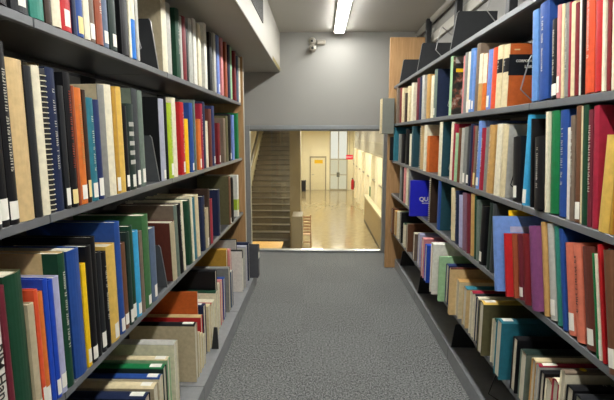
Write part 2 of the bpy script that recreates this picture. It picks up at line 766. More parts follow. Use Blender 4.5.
ROW_LF = """
140 150.5 397 navy L cov=black
151 158.6 385.5 cream L cov=beige
159 162.6 375 blue L cov=ivory
163 166.5 365 green L cov=black_green
167 170 357 cream L cov=pale_green
170.4 177.6 343 pale_grey cov=ivory
188.6 197.4 327 black L cov=beige
197.7 200 332 ivory cov=cream
200.2 202.5 333 cream
202.7 205 334 ivory
193.3 197.5 294 burnt_orange x=-.045
197.8 202.6 317 sand cov=red x=-.02
203 205.6 304 navy L x=-.02
205.9 210.6 306 cream x=-.01
210.9 212.5 303 red cov=ivory x=-.01
212.7 214.8 300 ivory x=-.01
215 217.4 291 dark_green cov=ivory x=-.01
214.6 216.4 259.5 black cov=black x=-.02 D=.32
217.6 219.6 283 ivory x=-.02
219.8 222.2 280 pink x=-.02
222.4 225 278 blue x=-.02
225.2 230 269 grey x=-.01
230.2 232.6 271 pale_grey x=-.01 cov=slate_blue
233 243 256 white cov=white d=blacktop x=.01
222.5 227.3 245 ochre x=-.06
227.6 231 250 pink x=-.045
231.3 234 244 pale_grey x=-.045
234.2 236.6 238 black x=-.045
243.2 245 250 pale_grey x=.02
245.2 247 246 silver x=.02
247.2 249.4 243 navy x=.02
"""
ROW_R1 = """
396 399 87 grey_brown
399.2 401.2 88 dark_red
401.4 404 88 cream
404.2 406.8 93 dark_brown
407 410 86 cream
410.2 415.8 82 ivory
416 418.4 78 maroon
418.6 421 77 navy
421.2 425.4 75 pale_grey
425.6 430 74 tan
430.2 432.4 76 ivory
432.6 437.2 69 grey_green cov=navy L
447.6 450.4 57 pale_green d=photo
461.2 462.6 56 pink
462.8 465 53 grey
465.2 467.6 52 ivory L
467.8 471.2 49 sky_blue L
471.4 473.4 51 light_blue L
473.8 477 44 grey_brown
477.2 480.4 54 tan U
480.6 484.4 54 orange U
484.6 489 50 periwinkle L
489.2 494 48 orange_red
494.3 499.6 46 cream B
499.9 505.4 45 cream B d=library cov=burnt_orange
531.2 536.8 10 sky_blue a=7
537 551 1 blue T a=7
551.3 557 19 black L T a=7
557.3 560.6 4 pink L a=7
560.8 563.4 3 cream a=7
563.6 567.6 2 grey T a=7
567.8 570.4 1 crimson a=7
570.7 575 1 cream a=7
575.2 579 2 dark_red a=7
579.2 581.3 h.27 white a=7
581.5 583 h.28 black a=7
583.2 592 h.28 orange_red T a=7
592.3 602.6 h.29 bright_red a=7
602.9 606 h.27 ivory a=7
606.2 610 h.28 dark_red a=7
610.3 617 h.24 ivory a=7
617.5 630 h.26 grey a=7
"""
ROW_R2 = """
389.4 391.8 137 black x=.03
393 397.8 127 teal
398 400.4 134 grey
400.6 404.4 134 black
404.6 408.4 129 black
408.6 410.8 134 ivory
411 418.8 126 dark_teal T
419.2 422.6 126 sand S k
422.8 425.4 125 ivory
425.7 437.2 136 orange cov=burnt_orange
437.5 441.2 122 ivory cov=dark_teal
448.6 451 122 ivory
451.2 453.4 124 crimson
453.6 456 133 pale_green
456.2 459 128 brown
459.2 462 128 pale_grey
462.2 465 127 grey L
465.2 467.4 126 dark_grey L
467.6 470 124 navy
470.2 472.6 126 dark_red
472.8 474.6 126 grey_brown Y
474.8 477.8 121 light_blue T L
478 482 128 crimson T
482.2 485.2 127 grey
485.4 492.6 125 tan T
493 498 124 ivory
498.2 502.8 125 cream cov=pale_grey
511.4 521.6 138 black L a=7
522.2 526.2 115 cyan L
530.6 532.2 119 black D=.10 a=7
532.4 545 138 black T D=.13 x=.012 a=7
545.4 548 112 ivory a=7
548.3 557 112 green a=7
557.2 565.8 111 blue T a=7
566 569.6 128 white a=7
569.8 574 116 grey_brown T a=7
574.3 580 104 brown L a=7
580.2 581.6 106 cream a=7
581.8 587 105 dark_green a=7
587.2 591.8 110 maroon T a=7
592 597.4 106 crimson a=7
597.8 608.6 135 yellow
608.9 612 136 ochre
612.3 624.5 140 salmon
"""
ROW_R3 = """
399 401 164 grey
401.2 403 166 black
403.2 405.2 166 pink
405.4 407 167 ivory
407.2 409.4 168 grey
428 435.6 177 dark_brown S k
436 440 181 blue cov=dark_teal
450 454 189 cream a=7
454.2 458.4 192 navy T a=7
458.6 461.8 196 lavender a=7
462 465.8 194 mauve a=7
466 469 195 maroon a=7
469.2 473.6 195 tan a=7
473.8 475.6 197 dark_green a=7
475.8 478.2 201 grey_green a=7
478.4 482.6 206 black L
485.5 489 203 black_green
489.2 492 204 dark_grey
494 497.6 219 light_blue x=.07 d=lightblue a=13
506.6 511 236 bright_red x=.05 a=13
511.2 514.2 213 bright_yellow a=13
514.4 518.4 236 rust x=.03 a=13
518.6 524 237 maroon x=.02 L a=13
524.2 530.6 237 dark_red x=.02 a=13
531 544 231 purple x=.02 a=13
544.8 549 224 tan a=13
549.3 556 221 pale_grey L a=13
556.4 562.6 228 teal_green a=13
562.8 567 227 blue a=13
567.4 576.8 247 salmon L a=13
577 585 248 salmon K a=13
585.4 598 252 red_brown L a=13
598.3 600.4 257 green a=13
600.6 604 258 ivory L a=13
604.2 608 246 bright_red a=13
608.3 617 256 brown L x=.02 a=13
617.3 624 253 charcoal T a=13
624.4 638 240 ivory a=13
"""
ROW_R4 = """
391.5 394.3 209 brown x=.02
394.6 397 211 tan
397.2 400 212 ivory
400.2 403 213 black
403.4 406.4 224 dark_green cov=ivory
406.6 413 226 brown cov=brown
413.3 417.8 234 ivory cov=grey_brown
418.2 421.6 234 lavender
421.9 424.6 238 pink x=.03
425 431 246 royal_blue x=.03
431.4 438.5 238 white cov=white x=.045
439 443.6 258 pale_green x=.035
444 446 261 ivory
446.2 449.2 264 dark_blue
449.6 456 270 red_brown cov=sand x=.03
456.4 463 281 tan cov=cream
463.4 470 288 teal cov=sand
470.4 473.4 291 crimson cov=ivory
473.7 476 294 charcoal cov=ivory
476.2 479 297 ivory cov=navy
479.4 486 302 yellow cov=olive L x=.02
492.4 496.2 318.5 dark_green cov=ivory
496.6 503.4 320 teal cov=teal L x=.02
513.2 518 337 black cov=black
520.6 527 350 black_green cov=grey_green
531.6 536 358.5 cream cov=tan
536.4 540 364 crimson cov=pale_grey L
540.4 545 371 black
545.4 552 379 brown cov=ivory
552.4 559 379 ivory cov=crimson
560.4 566 370 grey_brown cov=ivory
566.5 574 386 black T
574.5 584 396 charcoal
"""
bLA = upright_row('L', LX - .001, LZ['A'], ROW_LA, 'left bookcase top row', .30, 1, .38, LE - .01)
bLB = upright_row('L', LX - .001, LZ['B'], ROW_LB, 'left bookcase second row', .23, 2, .42, LE - .01)
bLC = upright_row('L', LX - .001, LZ['C'], ROW_LC, 'left bookcase third row', .30, 3, .43, LE - .01)
bLF = flat_row('L', LK - .045, LZ['K'], ROW_LF, 'left bookcase bottom row', .32, 4, .40, LE - .16)
bR1 = upright_row('R', RX + .004, RZ['B'], ROW_R1, 'right bookcase top row', .25, 5, .318, RE - .1)
bR2 = upright_row('R', RX + .004, RZ['C'], ROW_R2, 'right bookcase second row', .25, 6, .316, RE - .01)
bR3 = upright_row('R', RX + .004, RZ['D'], ROW_R3, 'right bookcase third row', .25, 7, .29, RE - .01)
bR4 = flat_row('R', RX - .008, RZ['E'], ROW_R4, 'right bookcase bottom row', .27, 8, .30, RE - .01)


def find(rows, d):
    return next(e for e in rows if e['d'] == d)


def text(root, name, s, size, m, loc, mtx, bold=0.0):
    c = bpy.data.curves.new(name, 'FONT')
    c.body = s
    c.size = size
    c.extrude = 0.0003
    c.offset = bold
    c.align_x = 'CENTER'
    c.align_y = 'CENTER'
    c.materials.append(m)
    o = bpy.data.objects.new(name, c)
    COL.objects.link(o)
    me = bpy.data.meshes.new_from_object(o.evaluated_get(bpy.context.evaluated_depsgraph_get()))
    bpy.data.objects.remove(o)
    o = bpy.data.objects.new(name, me)
    COL.objects.link(o)
    o.parent = root
    o.matrix_local = Matrix.Translation(loc) @ mtx.to_4x4()
    return o


# lettering on the white handbook's spine, reading down the spine: text right = -z, text up = +y (towards the far side), normal = +x
SPINE_DOWN = Matrix(((0, 0, 1), (0, 1, 0), (-1, 0, 0)))
e = find(bLC, 'bim')
text(e['root'], 'spine_title', 'BIM Handbook', .034, INKD, (e['D'] + .0012, 0, e['H'] * .40), SPINE_DOWN, .0004)

# near cover of a right-hand book (local +y face, after the half turn it looks at the camera): text right = -x local, up = z
NEAR_R = Matrix(((-1, 0, 0), (0, 0, 1), (0, 1, 0)))
e = find(bR1, 'library')
r, D, t, H = e['root'], e['D'], e['t'], e['H']
bm = bmesh.new()
box(bm, .002, D - .006, t / 2, t / 2 + .0006, H * .50, H * .83)
link('title_band', bm, pm('black'), r)
text(r, 'cover_title', 'CORPORATION AND', .0125, INKL, (D * .46, t / 2 + .001, H * .725), NEAR_R, .0003)
text(r, 'cover_title', 'LIBRARY', .0145, INKL, (D * .46, t / 2 + .001, H * .635), NEAR_R, .0003)
bm = bmesh.new()
box(bm, D * .74, D * .86, t / 2, t / 2 + .0006, H * .895, H * .915)
link('cover_mark', bm, pm('sand'), r)

# photographic jacket: mottled dark picture, a warm oval patch and a yellow line of title
e = find(bR1, 'photo')
r, D, t, H = e['root'], e['D'], e['t'], e['H']


def jacket_mat():
    m = bpy.data.materials.new('printed_jacket')
    m.use_nodes = True
    nt = m.node_tree
    b = nt.nodes['Principled BSDF']
    b.inputs['Roughness'].default_value = .35
    tc = nt.nodes.new('ShaderNodeTexCoord')
    nz = nt.nodes.new('ShaderNodeTexNoise')
    nz.inputs['Scale'].default_value = 26
    nz.inputs['Detail'].default_value = 3
    rp = nt.nodes.new('ShaderNodeValToRGB')
    cr = rp.color_ramp
    cr.elements[0].position, cr.elements[0].color = .36, rgb('14171a')
    cr.elements[1].position, cr.elements[1].color = .72, rgb('b7b3a6')
    x = cr.elements.new(.52)
    x.color = rgb('33382f')
    x = cr.elements.new(.6)
    x.color = rgb('7c4a36')
    nt.links.new(tc.outputs['Object'], nz.inputs['Vector'])
    nt.links.new(nz.outputs['Fac'], rp.inputs['Fac'])
    nt.links.new(rp.outputs['Color'], b.inputs['Base Color'])
    return m


bm = bmesh.new()
box(bm, .002, D - .004, t / 2, t / 2 + .0006, .002, H - .002)
j = link('picture_jacket', bm, jacket_mat(), r)
bm = bmesh.new()
box(bm, D * .52, D * .9, t / 2 + .0006, t / 2 + .0012, H * .73, H * .79)
link('title_strip', bm, pm('bright_yellow'), j)
bm = bmesh.new()
box(bm, D * .3, D * .92, t / 2 + .0006, t / 2 + .0012, H * .88, H * .985)
link('title_strip', bm, pm('pale_grey'), j)

# lime patch on the white book at the end of the third row, dark red one on its top
e = find(bLC, 'lime')
patch(e['root'], 'lime_label', e['D'], e['t'], e['H'] * .16, e['H'] * .42, pm('lime'), .9)
bm = bmesh.new()
box(bm, e['D'] - .04, e['D'] - .007, -e['t'] / 2 - .0006, -e['t'] / 2, e['H'] * .16, e['H'] * .42)
link('lime_label', bm, pm('lime'), e['root'])
e = find(bLF, 'blacktop')
patch(e['root'], 'black_band', e['H'], e['t'], .0, .10, pm('black'), 1.0, .0006)
bm = bmesh.new()
box(bm, e['H'] * .80, e['H'] - .002, -e['t'] / 2 + .002, e['t'] / 2 - .002, -.001, 0)
link('black_band', bm, pm('black'), e['root'])
# pale label on the front of the light blue book
e = find(bR3, 'lightblue')
r, D, t, H = e['root'], e['D'], e['t'], e['H']
bm = bmesh.new()
box(bm, D * .3, D * .72, t / 2, t / 2 + .0006, H * .78, H * .86)
link('cover_label', bm, pm('lavender'), r)
# yellow dot on a spine-up book
e = min(bR4, key=lambda e: abs(e['u0'] - 560.4))
bm = bmesh.new()
lathe(bm, [(.009, 0), (.009, .0006)], (e['H'] + .0006, 0, .055), (1, 0, 0), 16)
link('round_sticker', bm, pm('bright_yellow'), e['root'])

# the blue volume standing face-out in the third row on the right
Yq = 3.04
root = empty('book', (.715, Yq, RZ['D'] + .0008))
tag(root, 'bright royal blue book with white QU lettering, cover turned to the aisle', 'book', 'books on the right bookcase third row')
bm = bmesh.new()
box(bm, -.088, .088, .012, .0150, 0, .246, .001)
box(bm, -.088, .088, -.015, -.012, 0, .246, .001)
box(bm, -.088, -.085, -.0119, .0119, 0, .246)
link('cover', bm, mat('cover_qu', '1a1fb4', rough=.4, var=.05), root)
bm = bmesh.new()
box(bm, -.0845, .084, -.0115, .0115, .003, .243)
link('page_block', bm, PAGES, root)
FRONT = Matrix(((1, 0, 0), (0, 0, -1), (0, 1, 0)))
text(root, 'cover_title', 'QU', .040, INKL, (.004, -.0155, .118), FRONT, .0008)
bm = bmesh.new()
for k in range(6):
    box(bm, -.006 + k * .0075, -.001 + k * .0075, -.0158, -.0151, .088, .094)
link('cover_subtitle', bm, INKL, root)
QU = root

# grey box fixed to the edge of the right end panel
root = empty('wall_box', (.575, 4.19, 1.31))
tag(root, 'grey box with cream side fixed to the oak end panel, jutting into the aisle', 'box')
bm = bmesh.new()
box(bm, .012, .122, 0, .079, 0, .325, .003)
link('box_body', bm, mat('box_grey', '75786f', rough=.5, var=.05), root)
bm = bmesh.new()
box(bm, -.002, .0119, .002, .077, .004, .321, .003)
link('cream_side', bm, pm('cream'), root)

# grey box file at the end of the left bottom row
root = empty('file_box', (-.64, 3.66, LZ['K'] + .0008))
tag(root, 'dark grey open box file standing at the far end of the bottom shelf', 'box file')
bm = bmesh.new()
W2, H2 = .085, .27
box(bm, -.17, .13, -.05, -.047, 0, H2, .001)
box(bm, -.17, .13, .047, .05, 0, H2, .001)
box(bm, .127, .13, -.0469, .0469, 0, H2, .001)
box(bm, -.17, -.167, -.0469, .0469, 0, H2, .001)
box(bm, -.1669, .1269, -.0469, .0469, 0, .003)
link('box_body', bm, mat('file_card', '4a4b50', rough=.6, var=.1), root)
bm = bmesh.new()
box(bm, .1301, .1308, -.03, .03, .16, .21)
link('label_card', bm, LABELW, root)
for k in range(4):
    bm = bmesh.new()
    box(bm, -.16, .12, -.04 + k * .02, -.029 + k * .02, .004, .24 + .008 * (k % 2))
    link('folder', bm, pm(('ivory', 'pale_grey', 'navy', 'ivory')[k]), root)


# ------------------------------------------------------------------ bookends
def plate_bookend(side, Xf, Y, Z, w, h, label, group, m=PLATE, face='cam', topw=.45):
    """trapezoid steel sheet on a foot that runs along the shelf"""
    sg = 1 if side == 'L' else -1
    root = empty('bookend', (Xf, Y, Z + .0008))
    tag(root, label, 'bookend', group)
    bm = bmesh.new()
    pts = [(0, 0), (-sg * w * .12, h * .95), (-sg * w * .16, h), (-sg * w * (.16 + topw), h), (-sg * w, 0)]
    prism(bm, pts, 'y', -.001, .001)
    bmesh.ops.recalc_face_normals(bm, faces=bm.faces)
    link('upright_plate', bm, m, root)
    bm = bmesh.new()
    a, b = sorted((-sg * .004, -sg * w))
    box(bm, a, b, .0011, .014, 0, .0009)
    link('foot_plate', bm, m, root)
    bm = bmesh.new()
    tube(bm, [(0.0, 0, .002), (-sg * w * .12, 0, h * .95), (-sg * w * .16, 0, h + .001)], .0022, 5)
    link('lit_edge', bm, WIRE, root)  # bright tube standing in for light caught by the plate's front edge
    return root


def wire_bookend(side, Xf, Y, Z, h, label, group, m=WIRE, back=.16):
    sg = 1 if side == 'L' else -1
    root = empty('bookend', (Xf, Y, Z + .0008))
    tag(root, label, 'bookend', group)
    bm = bmesh.new()
    pts = [(-.15, .004), (-.06, .004), (-.004, h * .32), (-.028, h * .93), (-.034, h), (-.042, h), (-back * .6, h * .78), (-back, h * .5)]
    tube(bm, [(sg * x, 0, z) for x, z in pts], .0024, 6)
    link('bent_wire', bm, m, root)
    bm = bmesh.new()
    box(bm, min(-sg * .15, -sg * .06), max(-sg * .15, -sg * .06), -.012, .012, 0, .0012)
    link('foot_clip', bm, m, root)
    return root


GL, GR = 'bookends on the left bookcase', 'bookends on the right bookcase'


def yb(side, u, Z, X=None):
    return y_on(u, X if X is not None else (LX if side == 'L' else RX), Z)


plate_bookend('L', LX - .004, yb('L', 159.5, LZ['A']), LZ['A'], .20, .20, 'black plate bookend on the left top shelf, before a tall cream book', GL, PLATE)
wire_bookend('L', LX - .004, yb('L', 144, LZ['A']), LZ['A'], .17, 'thin bent wire bookend behind the bright blue book on top shelf', GL)
plate_bookend('L', LX - .004, yb('L', 160.6, LZ['B']), LZ['B'], .20, .19, 'grey trapezoid bookend holding the silver-spined book, second row', GL, PLATEG)
plate_bookend('L', LX - .004, yb('L', 168.6, LZ['C']), LZ['C'], .20, .19, 'grey trapezoid bookend before the red-brown leather book, third row', GL, PLATEG)
y = y_on(222, LK - .03, LZ['K'])
plate_bookend('L', LK - .012, y_on(221, LK, LZ['K']), LZ['K'], .041, .13, 'black bookend with bright edge on the left base shelf', GL, PLATE)
for u, w, h, lab in ((399, .24, .20, 'black bookend on the bare top shelf beside the oak panel'),
                     (416.5, .24, .20, 'second black bookend from the oak panel on bare top shelf'),
                     (449.5, .24, .20, 'large black bookend midway along the bare top shelf')):
    plate_bookend('R', RX + .004, yb('R', u, RZ['A']), RZ['A'], w, h, lab, GR, PLATE, topw=.84)
wire_bookend('R', RX + .004, yb('R', 434, RZ['A']), RZ['A'], .19, 'wire bookend on the bare top shelf between two black bookends', GR)
wire_bookend('R', RX + .004, yb('R', 484, RZ['A']), RZ['A'], .22, 'tall wire bookend on the bare top shelf nearest the camera', GR)
wire_bookend('R', RX + .006, yb('R', 445.5, RZ['B']), RZ['B'], .17, 'wire bookend before the navy book face, right top row', GR)
wire_bookend('R', RX + .012, yb('R', 515, RZ['B'], RX), RZ['B'], .17, 'wire bookend in front of the orange and black book cover', GR)
wire_bookend('R', RX + .006, yb('R', 446.5, RZ['C']), RZ['C'], .17, 'wire bookend before the dark teal cover, right second row', GR, m=WIRE)
wire_bookend('R', RX + .006, yb('R', 507, RZ['C']), RZ['C'], .17, 'dark wire bookend before the pale grey cover, right second row', GR, m=WIRED)
wire_bookend('R', RX + .006, yb('R', 448, RZ['D']), RZ['D'], .17, 'wire bookend before the dark teal cover, right third row', GR)
for u, lab in ((399, 'black bookend on the right base shelf nearest the oak panel'),
               (416, 'black bookend on the base shelf below the royal blue spine'),
               (449, 'black bookend on the base shelf below the teal spine')):
    plate_bookend('R', RK + .01, y_on(u, RK, RZ['K']), RZ['K'], .14, .14, lab, GR, PLATE)
wire_bookend('R', RK + .02, y_on(487, RK + .02, RZ['K']), RZ['K'], .13, 'dark wire bookend on the right base shelf nearest the camera', GR, m=WIRED)

# books of the far side of the left range, seen as pale strips through the gap under the top shelf
backs = [(1.375, .022, 'tan'), (1.412, .03, 'ivory'), (1.475, .022, 'sand'), (1.513, .02, 'cream'), (1.548, .026, 'ivory')]
for k, (yy, tt, c) in enumerate(backs):
    root = empty('book', (-.925, yy, LZ['B'] + .0008))
    root.rotation_euler = (0, 0, PI)
    book_mesh(root, .20, tt, .415 + .005 * (k % 3), c, c)
    tag(root, '', 'book', 'books on the far side of the left bookcase')
    backs[k] = (root, c)

# ------------------------------------------------------------------ labels of the books
COLNAME = lambda c: {'sand': 'pale brown'}.get(c, c.replace('_', ' '))
ORD = ['first', 'second', 'third', 'fourth', 'fifth', 'sixth', 'seventh', 'eighth', 'ninth', 'tenth']


def ordw(n):
    tens = ['', '', 'twenty', 'thirty', 'forty']
    teens = ['eleventh', 'twelfth', 'thirteenth', 'fourteenth', 'fifteenth', 'sixteenth', 'seventeenth', 'eighteenth', 'nineteenth']
    if n <= 10:
        return ORD[n - 1]
    if n < 20:
        return teens[n - 11]
    t, r = divmod(n, 10)
    return ({2: 'twentieth', 3: 'thirtieth', 4: 'fortieth'}[t]) if r == 0 else tens[t] + '-' + ORD[r - 1]


cands = []
for rowname, es in ALL_BOOKS:
    es = sorted(es, key=lambda e: e['yc'])
    Hs = sorted(e['H'] for e in es)
    med = Hs[len(Hs) // 2]
    n = len(es)
    up = 'bottom' in rowname
    for i, e in enumerate(es):
        cov = e['cov'] or e['spine']
        size = 'thick' if abs(e['u1'] - e['u0']) > 9 and e['t'] > .035 else ('thin' if e['t'] < .014 else '')
        if not size:
            size = 'tall' if e['H'] > med * 1.14 else ('short' if e['H'] < med * .84 else '')
        c = COLNAME(e['spine'])
        feat = ''
        if 'L' in e['flags']:
            feat = ' with white label'
        elif 'S' in e['flags']:
            feat = ' with wire coil'
        elif 'B' in e['flags']:
            feat = ' with black band'
        noun = 'book'
        if 'S' in e['flags']:
            noun = 'notebook'
        elif up:
            noun = 'spine-up book'
        a = COLNAME(es[i - 1]['spine']) if i else None
        b = COLNAME(es[i + 1]['spine']) if i + 1 < n else None
        if a and b:
            nb = f'between {a} and {b} ones' if a != b else f'between two {a} ones'
        else:
            nb = 'next to the ' + (a or b) + ' one'
        base = f'{size} {c} {noun}'.strip()
        A = f'{base}{feat} {nb}, {rowname}'
        if len(A.split()) > 16:
            A = f'{base} {nb}, {rowname}'
        if len(A.split()) > 16:
            A = f'{c} {noun} {nb}, {rowname}'
        B = f'{base}{feat}, {ordw(n - i)} from the far end, {rowname}'
        cands.append([e['root'], A, B, rowname])
special = {
    'bim': 'white book with BIM Handbook on its spine, left bookcase third row',
    'lime': 'white book with lime green label at far end, left bookcase third row',
    'blacktop': 'thick white book with black band, standing on the left base shelf',
    'photo': 'book with dark picture jacket facing the camera, right bookcase top row',
    'library': 'cream book with orange and black LIBRARY cover behind wire, right top row',
    'lightblue': 'large light blue book jutting out beside a bright red one, right third row',
}
bydesc = {e['root'].name: special[e['d']] for _, es in ALL_BOOKS for e in es if e['d'] in special}
cnt = {}
for c in cands:
    cnt[c[1]] = cnt.get(c[1], 0) + 1
for root, A, B, rowname in cands:
    lab = bydesc.get(root.name) or (A if cnt[A] == 1 else B)
    tag(root, lab, 'book', 'books on the ' + rowname)
bl = ['{} book {} from the near end, behind the left second row, far side'.format(COLNAME(c), ordw(k + 1)) for k, (r_, c) in enumerate(backs)]
for (r_, c), l in zip(backs, bl):
    r_['label'] = l

# ------------------------------------------------------------------ room
YW = 4.84
ZC = 2.365
WALLM = mat('wall_paint', '92908a', rough=.75, var=.025, scale=3, bump=.08, bscale=150)
CEILM = mat('ceiling_paint', 'bbb7ae', rough=.8, var=.03, scale=2)
SOFM = mat('soffit_paint', 'aaa69b', rough=.6, var=.03, scale=3)


def carpet_mat():
    m = bpy.data.materials.new('loop_carpet')
    m.use_nodes = True
    nt = m.node_tree
    N, L = nt.nodes, nt.links
    b = N['Principled BSDF']
    b.inputs['Roughness'].default_value = .95
    b.inputs['Specular IOR Level'].default_value = .15
    tc = N.new('ShaderNodeTexCoord')
    # carpet tiles laid quarter-turned
    ck = N.new('ShaderNodeTexChecker')
    ck.inputs['Scale'].default_value = 2.0
    mo = N.new('ShaderNodeMapping')
    mo.inputs['Location'].default_value = (.12, .2, .01)
    L.new(tc.outputs['Object'], mo.inputs['Vector'])
    L.new(mo.outputs['Vector'], ck.inputs['Vector'])

    def ribs(sc):
        mp = N.new('ShaderNodeMapping')
        mp.inputs['Scale'].default_value = sc
        nz = N.new('ShaderNodeTexNoise')
        nz.inputs['Scale'].default_value = 1
        nz.inputs['Detail'].default_value = 7
        nz.inputs['Roughness'].default_value = .85
        L.new(tc.outputs['Object'], mp.inputs['Vector'])
        L.new(mp.outputs['Vector'], nz.inputs['Vector'])
        return nz
    n1, n2 = ribs((150, 68, 1)), ribs((90, 130, 1))
    mx = N.new('ShaderNodeMix')
    mx.data_type = 'FLOAT'
    L.new(ck.outputs['Fac'], mx.inputs['Factor'])
    L.new(n1.outputs['Fac'], mx.inputs['A'])
    L.new(n2.outputs['Fac'], mx.inputs['B'])
    big = N.new('ShaderNodeTexNoise')
    big.inputs['Scale'].default_value = 2.2
    L.new(tc.outputs['Object'], big.inputs['Vector'])
    rp = N.new('ShaderNodeValToRGB')
    rp.color_ramp.elements[0].position = .42
    rp.color_ramp.elements[0].color = rgb('222326')
    rp.color_ramp.elements[1].position = .58
    rp.color_ramp.elements[1].color = rgb('929492')
    L.new(mx.outputs['Result'], rp.inputs['Fac'])
    # slightly different dye lots tile by tile
    ml = N.new('ShaderNodeMath')
    ml.operation = 'MULTIPLY_ADD'
    ml.inputs[1].default_value = .05
    ml.inputs[2].default_value = .93
    L.new(ck.outputs['Fac'], ml.inputs[0])
    mc = N.new('ShaderNodeMix')
    mc.data_type = 'RGBA'
    mc.blend_type = 'MULTIPLY'
    mc.inputs['Factor'].default_value = 1
    L.new(rp.outputs['Color'], mc.inputs['A'])
    L.new(ml.outputs[0], mc.inputs['B'])
    L.new(mc.outputs['Result'], b.inputs['Base Color'])
    bp = N.new('ShaderNodeBump')
    bp.inputs['Strength'].default_value = .08
    bp.inputs['Distance'].default_value = .004
    L.new(mx.outputs['Result'], bp.inputs['Height'])
    L.new(bp.outputs['Normal'], b.inputs['Normal'])
    return m


XL, XR, YB = -2.3, 1.06, -2.6
bm = bmesh.new()
box(bm, XL, XR + .1, YB, YW + .1, -.12, 0)
struct('floor', bm, carpet_mat())
bm = bmesh.new()
box(bm, XL, XR + .1, YB, YW + .1, ZC, ZC + .1)
struct('ceiling', bm, CEILM)
WX0, WX1, WZ1 = -.80, .735, 1.405
bm = bmesh.new()
box(bm, XL, WX0, YW, YW + .1, 0, ZC)
box(bm, WX1, XR + .1, YW, YW + .1, 0, ZC)
box(bm, WX0, WX1, YW, YW + .1, WZ1, ZC)
struct('wall_far', bm, WALLM)
bm = bmesh.new()
box(bm, XR, XR + .1, YB, YW, 0, ZC)
struct('wall_right', bm, mat('side_wall_paint', '83817c', rough=.75, var=.03, scale=3))
bm = bmesh.new()
box(bm, XL - .1, XL, YB, YW + .1, -.12, ZC + .1)
struct('wall_left', bm, WALLM)
bm = bmesh.new()
box(bm, XL, XR + .1, YB - .1, YB, -.12, ZC + .1)
struct('wall_back', bm, WALLM)
# low soffit over the left range
bm = bmesh.new()
box(bm, XL, -.415, YB, YW - .001, 1.96, ZC - .001, .004)
soffit = struct('trim_1', bm, SOFM)
# conduit and rail high on the right wall
bm = bmesh.new()
tube(bm, [(1.025, YB, 2.335), (1.025, YW - .002, 2.335)], .028, 10)
struct('trim_2', bm, SOFM, smooth=True)
bm = bmesh.new()
box(bm, 1.035, XR - .001, YB, YW - .002, 2.14, 2.22, .004)
struct('trim_3', bm, SOFM)

# window
ALU = mat('window_aluminium', '8f9394', rough=.35, metal=.4, var=.04)
GASK = mat('window_gasket', '55544f', rough=.5, var=.04)
bm = bmesh.new()
fy0, fy1 = YW - .012, YW + .07
box(bm, WX0, WX0 + .048, fy0, fy1, .001, WZ1, .003)
box(bm, WX1 - .036, WX1, fy0, fy1, .001, WZ1, .003)
box(bm, WX0 + .049, WX1 - .037, fy0, fy1, WZ1 - .045, WZ1 - .001, .003)
box(bm, WX0 + .049, WX1 - .037, fy0, fy1, .001, .022, .003)
win = struct('window_1', bm, ALU)


def glass_mat():
    m = bpy.data.materials.new('clear_glass')
    m.use_nodes = True
    nt = m.node_tree
    nt.nodes.remove(nt.nodes['Principled BSDF'])
    tr = nt.nodes.new('ShaderNodeBsdfTransparent')
    tr.inputs['Color'].default_value = (.95, .96, .94, 1)
    gl = nt.nodes.new('ShaderNodeBsdfGlossy')
    gl.inputs['Roughness'].default_value = .02
    fr = nt.nodes.new('ShaderNodeFresnel')
    fr.inputs['IOR'].default_value = 1.45
    mx = nt.nodes.new('ShaderNodeMixShader')
    nt.links.new(fr.outputs[0], mx.inputs[0])
    nt.links.new(tr.outputs[0], mx.inputs[1])
    nt.links.new(gl.outputs[0], mx.inputs[2])
    nt.links.new(mx.outputs[0], nt.nodes['Material Output'].inputs['Surface'])
    return m


GLASS = glass_mat()
bm = bmesh.new()
box(bm, WX0 + .0485, WX1 - .0365, YW + .03, YW + .036, .0225, WZ1 - .0455)
link('window_pane', bm, GLASS, win)
bm = bmesh.new()
box(bm, WX0 + .049, WX1 - .037, fy0 + .004, fy0 + .012, WZ1 - .062, WZ1 - .0455)
link('window_gasket', bm, GASK, win)

# vent grille on the soffit face
root = empty('air_grille', (-.414, 2.75, 2.18))
tag(root, 'dark rectangular air grille on the upright face of the soffit', 'vent')
bm = bmesh.new()
box(bm, 0, .006, -.62, .62, -.075, .085)
link('grille_frame', bm, mat('grille_dark', '4a4740', rough=.6, var=.1), root)
bm = bmesh.new()
for k in range(9):
    box(bm, .0061, .009, -.6, .6, -.066 + k * .0165, -.058 + k * .0165)
link('grille_slats', bm, mat('grille_slat', '3a3832', rough=.6, var=.1), root)
# tape on the soffit edge


def stripe_mat():
    m = bpy.data.materials.new('striped_tape')
    m.use_nodes = True
    nt = m.node_tree
    tc = nt.nodes.new('ShaderNodeTexCoord')
    wv = nt.nodes.new('ShaderNodeTexWave')
    wv.bands_direction = 'DIAGONAL'
    wv.inputs['Scale'].default_value = 9
    rp = nt.nodes.new('ShaderNodeValToRGB')
    rp.color_ramp.interpolation = 'CONSTANT'
    rp.color_ramp.elements[0].color = rgb('4a4536')
    rp.color_ramp.elements[1].position = .5
    rp.color_ramp.elements[1].color = rgb('a8954a')
    nt.links.new(tc.outputs['Object'], wv.inputs['Vector'])
    nt.links.new(wv.outputs['Fac'], rp.inputs['Fac'])
    nt.links.new(rp.outputs['Color'], nt.nodes['Principled BSDF'].inputs['Base Color'])
    nt.nodes['Principled BSDF'].inputs['Roughness'].default_value = .6
    return m


bm = bmesh.new()
box(bm, -.4149, -.4138, 4.08, 4.82, 1.965, 2.0)
link('tape_strip', bm, stripe_mat(), soffit)

